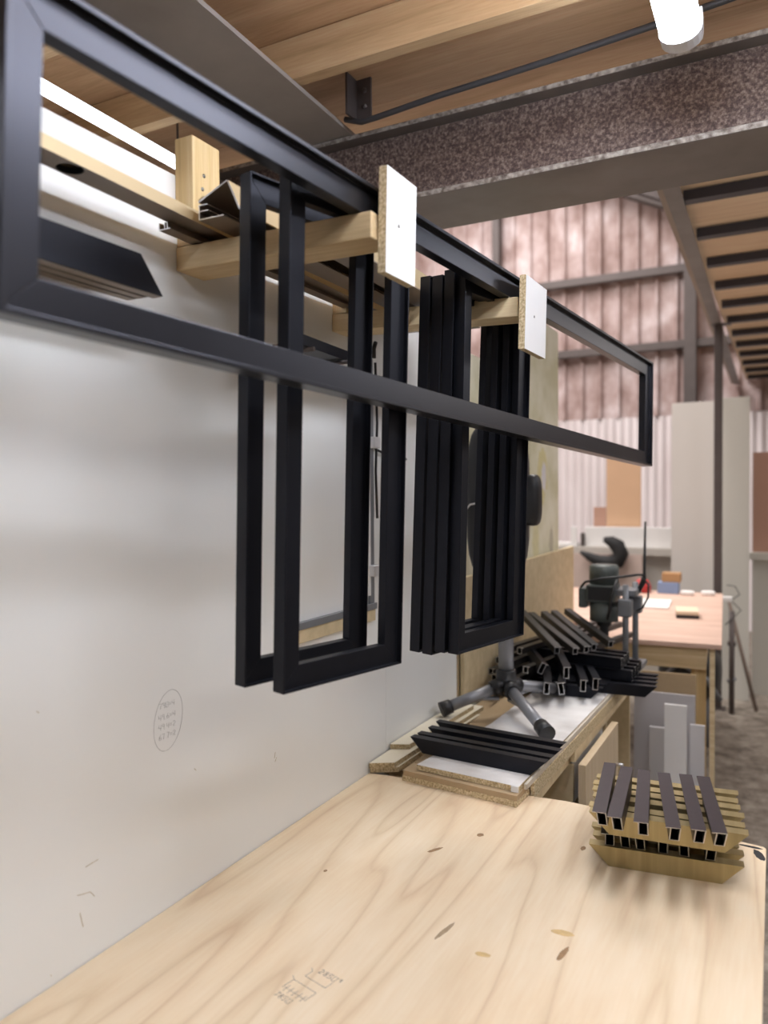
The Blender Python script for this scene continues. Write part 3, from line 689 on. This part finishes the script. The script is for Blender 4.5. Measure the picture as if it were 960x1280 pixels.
# ------------------------------------------------------------------ tripod stand with black machine head
tp = empty('tripod_stand', 'grey tripod stand with black head, standing on the side bench behind the frames', 'stand', (.228, 2.76, .0505))
MB().tube([(0, 0, .095), (0, 0, .52)], .029, 18).build('pole', GREYTUBE, tp)
MB().lathe([(0, .165), (.034, .165), (.038, .158), (.038, .11), (.046, .105), (.046, .08), (.038, .07), (0, .07)], 20).build('hub', BLKPLASTIC, tp)
feet = [(-.195, -.165, .014), (.235, -.27, .014), (.12, .33, .014)]
for fx, fy, fz in feet:
    v = Vector((fx, fy, 0)); u = v.normalized()
    a = Vector((u.x*.03, u.y*.03, .10)); e = Vector((fx, fy, fz+.012))
    lg = MB().tube([a, a+(e-a)*.92], .021, 14).build('leg', GREYTUBE, tp)
    MB().tube([a+(e-a)*.83, e], [.026, .029], 14).build('foot_cap', BLKPLASTIC, lg)
    MB().tube([a+(e-a)*-.05, a+(e-a)*.12], .031, 12).build('knuckle', BLKPLASTIC, lg)
    MB().tube([Vector((u.x*.03, u.y*.03, .055)), a+(e-a)*.52], .008, 8).build('brace', GREYTUBE, lg)
MB().tube([(.0, -.03, .115), (-.02, -.065, .115)], .016, 10).build('lock_knob', BLKPLASTIC, tp)
# head: rounded black housing
def rounded(cx, cy, cz, rx, ry, rz, nlat=12, nlon=20, e=.55):
    vs = []
    def sp(v): return math.copysign(abs(v)**e, v)
    for i in range(nlat+1):
        ph = -PI/2+PI*i/nlat
        for k in range(nlon):
            th = 2*PI*k/nlon
            vs.append((cx+rx*sp(math.cos(ph))*sp(math.cos(th)), cy+ry*sp(math.cos(ph))*sp(math.sin(th)), cz+rz*sp(math.sin(ph))))
    fs = [(i*nlon+k, i*nlon+(k+1) % nlon, (i+1)*nlon+(k+1) % nlon, (i+1)*nlon+k) for i in range(nlat) for k in range(nlon)]
    return vs, fs
hd = MB().add(*rounded(-.03, 0, .80, .118, .06, .30), 0, True).build('head', BLKPLASTIC, tp)
MB().add(*rounded(.105, 0, .80, .03, .04, .095), 0, True).build('side_pod', BLKPLASTIC, hd)
MB().tube([(-.0, -.0, .48), (-.03, -.0, .54), (-.04, -.0, .60)], [.04, .055, .07], 14).build('neck', BLKPLASTIC, hd)
MB().tube([(-.135, -.065, .735), (-.13, -.075, .765), (-.11, -.08, .785), (-.085, -.075, .79)], .004, 6).build('hose', BARE, hd)
MB().tube([(-.09, -.06, .70), (-.07, -.075, .69), (-.05, -.07, .70), (-.04, -.07, .72)], .006, 6).build('hook', BLKPLASTIC, hd)

# ------------------------------------------------------------------ motor on twin posts
dp = empty('bench_drill', 'grey motor unit on twin posts at the far end of the side bench', 'machine', (.47, 3.68, .0505))
MB().box(-.07, .10, -.12, .16, 0, .025).build('base', GREYMETAL, dp, bevel=.006)
for (px, py) in ((.035, -.04), (.055, .10)):
    c_ = MB().tube([(px, py, .026), (px, py, .40)], .014, 14).build('post', GREYMETAL, dp)
    MB().box(px-.03, px+.03, py-.03, py+.03, .255, .335).build('clamp_block', GREYMETAL, c_, bevel=.006)
mo = MB().tube([(-.075, .02, .22), (-.075, .02, .24), (-.075, .02, .31)], .066, 24).build('motor_body', MOTOR, dp)
MB().box(-.145, -.012, -.05, .09, .31, .395).build('terminal_box', MOTOR, mo, bevel=.008)
MB().box(-.135, -.025, -.0515, -.0503, .322, .385).build('nameplate', BLKPLASTIC, mo, bevel=.002)
MB().lathe([(0, .485), (.06, .485), (.068, .475), (.068, .396), (0, .396)], 24, 0, Matrix.Translation((-.075, .02, 0))).build('fan_cover', MOTOR, mo)
MB().box(-.185, -.1455, -.03, .07, .28, .375).build('switch_box', MOTOR, mo, bevel=.006)
MB().lathe([(0, .10), (.012, .10), (.014, .14), (.022, .15), (.022, .19), (.035, .2), (.035, .22)], 16, 0, Matrix.Translation((-.075, .02, 0))).build('chuck', BLKPLASTIC, dp)
MB().box(-.02, .08, -.03, .12, .345, .375).build('carriage', GREYMETAL, dp, bevel=.004)
MB().tube([(.075, .06, .36), (.098, .06, .41), (.102, .06, .45), (.106, .06, .69)], [.010, .014, .007, .005], 10).build('feed_lever', BLKPLASTIC, dp)
MB().tube([(-.17, -.04, .38), (-.14, -.08, .41), (-.06, -.085, .43), (.03, -.06, .44), (.08, .0, .445), (.10, .05, .44)], .006, 8).build('cable', BLKPLASTIC, dp)
MB().tube([(.09, .05, .43), (.125, .03, .40), (.125, .02, .34), (.10, .02, .29), (.07, .04, .27)], .0045, 8).build('cable', BLKPLASTIC, dp)
MB().tube([(.0, -.05, .42), (-.02, -.075, .36), (-.03, -.075, .28), (-.04, -.07, .24)], .008, 8).build('cable', BLKPLASTIC, dp)
tag(MB().box(-.03, .06, -.02, .03, 0, .03).build('timber_block', PALEX, loc=(.512, 3.50, .0505), rot=(0, 0, D2R(30)), bevel=.002), 'pale timber block beside the motor stand base', 'block')

# ------------------------------------------------------------------ far table
tt = empty('work_table', 'far timber table with pinkish plywood top', 'table', (.86, 4.22, 0), (0, 0, D2R(3.8)))
MB().prism([(.012, 0), (-.76, 0), (-.76, .42), (-1.35, .42), (-1.35, 2.15), (.012, 2.15)], .075, .10, 'Z').build('tabletop', TABLEWOOD, tt, bevel=.002)
MB().box(-.74, -.06, .03, .07, -.04, .074).build('apron', PINEX, tt, bevel=.002)
MB().box(-.10, -.062, .071, 2.1, -.04, .074).build('apron', PINEY, tt, bevel=.002)
for (a, b_) in ((-.135, .075), (-.135, 2.0), (-.73, .075), (-1.3, 2.0)):
    MB().box(a, a+.072, b_, b_+.07, FLZ, -.041).build('leg', PINEZ, tt, bevel=.002)
MB().box(-.045, -.02, .03, .06, FLZ, .074).build('leg_facing', PALEX, tt)
# things on the table
tag(MB().box(0, .13, 0, .22, 0, .022, 1).box(0, .13, 0, .22, .0225, .045, 0).build('sanding_block', [plain('pale_block', (.74, .60, .44), .6), BLKPLASTIC], loc=(.56, 5.0, .1005), rot=(0, 0, D2R(8)), bevel=.002), 'timber block on a dark pad on the far table', 'block')
tag(MB().box(0, .34, 0, .42, 0, .012).build('paper_sheet', PAPER, loc=(.13, 5.32, .1005), rot=(0, 0, D2R(4)), bevel=.001), 'white flat sheet on the far table beside the motor', 'sheet')
bx = empty('small_carton', 'brown carton with blue lower half at the back of the far table', 'box', (.31, 6.2, .1005))
MB().box(0, .13, 0, .12, .085, .155).build('carton_top', CARD, bx, bevel=.002); MB().box(-.03, .12, -.02, .1, 0, .0845).build('carton_base', plain('pale_blue', (.22, .30, .48), .5), bx, bevel=.003)
tag(MB().lathe([(0, 0), (.06, 0), (.065, .05), (.04, .10), (0, .11)], 14).build('tape_roll', RED, loc=(.17, 6.20, .1005)), 'red rounded item at the back of the far table', 'tool')
tag(MB().add(*rounded(0, 0, .018, .05, .03, .018), 0, True).build('crumpled_paper', PAPER, loc=(.50, 6.15, .1005)), 'white crumpled scrap at the back of the far table, middle', 'paper')
tag(MB().add(*rounded(0, 0, .018, .05, .03, .018), 0, True).build('crumpled_paper', PAPER, loc=(.64, 6.2, .1005)), 'white crumpled scrap at the back right corner of the far table', 'paper')
pg_ = empty('plug_lead', 'white plug with thin looped lead beside the steel post', 'plug', (.72, 6.48, .045))
MB().box(-.015, .07, -.02, .02, -.02, .02).build('plug', PAPER, pg_, bevel=.006)
MB().tube([(.07, 0, 0), (.12, 0, .04), (.09, 0, .10), (.03, 0, .11)], .004, 6).build('lead', BLKPLASTIC, pg_)
MB().tube([(.06, 0, -.01), (.13, 0, -.08), (.06, 0, -.16), (.02, 0, -.2)], .004, 6).build('lead', BLKPLASTIC, pg_)
# dark machine under the table
um = empty('floor_machine', 'dark machine with tubes in the shade under the far table', 'machine', (.58, 5.6, FLZ))
MB().add(*rounded(0, 0, .50, .20, .2, .16), 0, True).build('body', BLKPLASTIC, um)
MB().tube([(-.1, 0, 0), (-.1, 0, .4)], .03, 8).build('leg', GREYMETAL, um); MB().tube([(.1, 0, 0), (.1, 0, .4)], .03, 8).build('leg', GREYMETAL, um)
MB().tube([(-.2, -.15, .42), (-.05, -.22, .60), (.12, -.2, .50), (.2, -.15, .36)], .018, 8).build('hose', GREYMETAL, um)
cs = empty('clamp_rack', 'dark clamp tools hanging at the right edge of the far table', 'rack', (.785, 6.50, FLZ))
MB().tube([(0, 0, 0), (0, 0, .80)], .020, 8).build('upright', STEELDK, cs)
MB().tube([(-.03, .0, .55), (.03, .0, .55)], .018, 8).build('crossbar', STEELDK, cs); MB().tube([(-.03, .0, .25), (.03, .0, .28)], .016, 8).build('crossbar', GREYMETAL, cs)
# stick leaning
v0, v1 = Vector((.955, 6.62, FLZ)), Vector((.745, 6.76, .0))
tag(MB().tube([v0+Vector((0, 0, .012)), v1], .016, 6).build('timber_stick', plain('brown_stick', (.20, .15, .12), .7)), 'thin brown stick leaning beside the steel post', 'stick')

# panels standing on the floor between side bench and far table
def panel(x0, x1, y, ztop, mat, label, lean=.06, tilt=0, yaw=3, th=.016):
    h = (ztop-FLZ)
    return tag(MB().box(0, x1-x0, 0, th, 0, h).build('leaning_board', mat, loc=(x0, y, FLZ), rot=(-math.atan(lean)*0-D2R(2.5)*(1), 0, D2R(yaw)), bevel=.001), label, 'panel', 'panels under the far table')
GW2 = plain('lilac_grey_panel', (.45, .43, .44), .5, noise=.06, nscale=3)
panel(.475, .765, 4.02, -.135, GW2, 'wide grey panel standing on the floor beside the cabinet bench')
panel(.565, .68, 3.92, -.28, GREYWHITE, 'low pale panel standing in front of the wide grey one', yaw=2)
panel(.645, .745, 3.84, -.14, MELA, 'tall white panel in the middle of the floor panels', yaw=2)
panel(.755, .82, 3.90, -.24, GREYWHITE, 'narrow white panel at the right of the floor panels', yaw=2)
dkp = MB().box(0, .26, 0, .02, 0, .80).build('leaning_board', MDF, loc=(.50, 4.10, FLZ), rot=(D2R(-3), 0, D2R(3)), bevel=.001)
tag(dkp, 'brown board standing behind the grey floor panel', 'panel', 'panels under the far table')

# ------------------------------------------------------------------ far background
def lean_board(x0, x1, y, z1, mat, label, tiltx, th=.02, name='tall_board'):
    return tag(MB().box(0, x1-x0, 0, th, 0, z1-FLZ).build(name, mat, loc=(x0, y, FLZ), rot=(D2R(tiltx), 0, 0), bevel=.002), label, 'board')
lean_board(.275, .668, 6.98, 1.64, PALEWALL, 'tall pale board standing behind the steel post, left one', -1.2)
lean_board(.675, .885, 6.96, 1.66, PALEWALL2, 'tall pale greenish board standing just right of the steel post', -1.2)
# low partition with ledge
struct(MB().box(.90, 6, 7.24, 7.34, FLZ, .30).box(.88, 6, 7.16, 7.36, .3005, .36).build('wall_partition', PALEWALL2))
tag(MB().box(.90, 1.9, 7.26, 7.30, .361, 1.21).build('leaning_board', REDMDF, bevel=.002), 'red-brown board standing on the ledge at the right edge', 'panel')
struct(MB().box(-2.6, .27, 7.24, 7.34, FLZ, .31).box(-2.6, .27, 7.16, 7.36, .3105, .375).build('wall_partition', plain('grey_partition', (.50, .47, .43), .6, noise=.05)))
tag(MB().box(-.52, .262, 7.25, 7.32, .376, .556).build('ledge_board', MELA, bevel=.003), 'long low white panel on the far ledge', 'panel')
tag(MB().box(-.34, -.03, 7.34, 7.36, .376, 1.215).build('upright_board', ORANGEMDF, bevel=.002), 'orange-tan board standing upright behind the white panel on the far ledge', 'board')
tag(MB().box(-.46, -.345, 7.345, 7.36, .376, .74).build('upright_board', REDMDF, bevel=.002), 'small pinkish-brown board beside the orange-tan board', 'board')
tag(MB().box(-.55, -.525, 7.2, 7.30, .376, .50).build('dark_slat', STEELDK, bevel=.002), 'short dark upright block at the left end of the white panel', 'block')
tag(MB().box(-.95, -.58, 7.2, 7.30, .376, .41).box(-.64, -.585, 7.2, 7.22, .41, .56).build('white_tray', MELA, bevel=.003), 'white tray on the far ledge by the cream partition', 'tray')
tag(MB().prism([(-.72, .32), (.02, .32), (.02, -.40), (-.72, -.40)], 7.10, 7.13, 'Y').build('pink_board', plain('pinkish_board', (.58, .46, .41), .6, noise=.05)), 'wide pinkish board hanging below the far ledge behind the motor', 'board')
# black bag lying over the ledge
bag = empty('black_bag', 'black crumpled bag hanging over the far ledge above the motor', 'bag', (-.29, 7.03, .30))
mb = MB().tube([(-.22, 0, .035), (-.15, 0, 0), (-.06, 0, -.04), (.03, 0, -.06), (.11, 0, -.04), (.14, 0, .03), (.11, 0, .10), (.05, 0, .14), (-.01, .0, .155)], [.014, .036, .054, .066, .069, .069, .068, .05, .024], 12)
mb.build('body', BLKBAG, bag)

# ------------------------------------------------------------------ added hall fill lights, world, camera
def area(name, loc, size, power, col=(1, 1, 1), rot=(0, 0, 0), sy=None):
    l = bpy.data.lights.new(name, 'AREA'); l.energy = power; l.color = col; l.size = size
    if sy: l.shape = 'RECTANGLE'; l.size_y = sy
    o = bpy.data.objects.new(name, l); C.objects.link(o); o.location = loc; o.rotation_euler = rot
    return o
area('hall_fill', (-2.2, 6.0, 5.4), 3., 620, (1, .95, .93), sy=7)  # area light standing in for daylight from the hall roof
area('hall_fill', (.35, 4.8, 5.3), .6, 160, (1, .96, .92), sy=3)  # fill added to brighten the cream partition, no fixture there
area('hall_fill', (3.2, 6.2, 2.1), 1.2, 60, (1, .95, .92), sy=3)  # fill added from the right, no fixture there
area('hall_fill', (3.6, .2, 2.1), 1.2, 55, (1, .97, .93), sy=3)  # fill added from the right to lift the white wall


wd_ = bpy.data.worlds.new('hall'); bpy.context.scene.world = wd_; wd_.use_nodes = True
wd_.node_tree.nodes['Background'].inputs[0].default_value = (.9, .93, 1, 1); wd_.node_tree.nodes['Background'].inputs[1].default_value = .12

cam = bpy.data.cameras.new('camera'); co = bpy.data.objects.new('camera', cam); C.objects.link(co)
f = 960.
def unit(v): return Vector(v).normalized()
Yc = unit((985-480, 614-640, f)); Xc = -unit((480-f*f/505.-480, 630-640, f)); Xc = (Xc-Yc*Xc.dot(Yc)).normalized(); Zc = Xc.cross(Yc)
right = Vector((Xc.x, Yc.x, Zc.x)); down = Vector((Xc.y, Yc.y, Zc.y)); fwd = Vector((Xc.z, Yc.z, Zc.z))
co.matrix_world = Matrix(((right.x, -down.x, -fwd.x, 1.165), (right.y, -down.y, -fwd.y, 0), (right.z, -down.z, -fwd.z, .877), (0, 0, 0, 1)))
cam.sensor_fit = 'VERTICAL'; cam.sensor_height = 36.; cam.lens = 36.*f/1280.; cam.clip_start = .02
cam.dof.use_dof = True; cam.dof.focus_distance = 2.0; cam.dof.aperture_fstop = 2.0
sc_ = bpy.context.scene; sc_.camera = co
vs_ = sc_.view_settings; vs_.view_transform = 'Standard'; vs_.look = 'None'; vs_.exposure = -.2; vs_.gamma = 1; vs_.use_curve_mapping = False
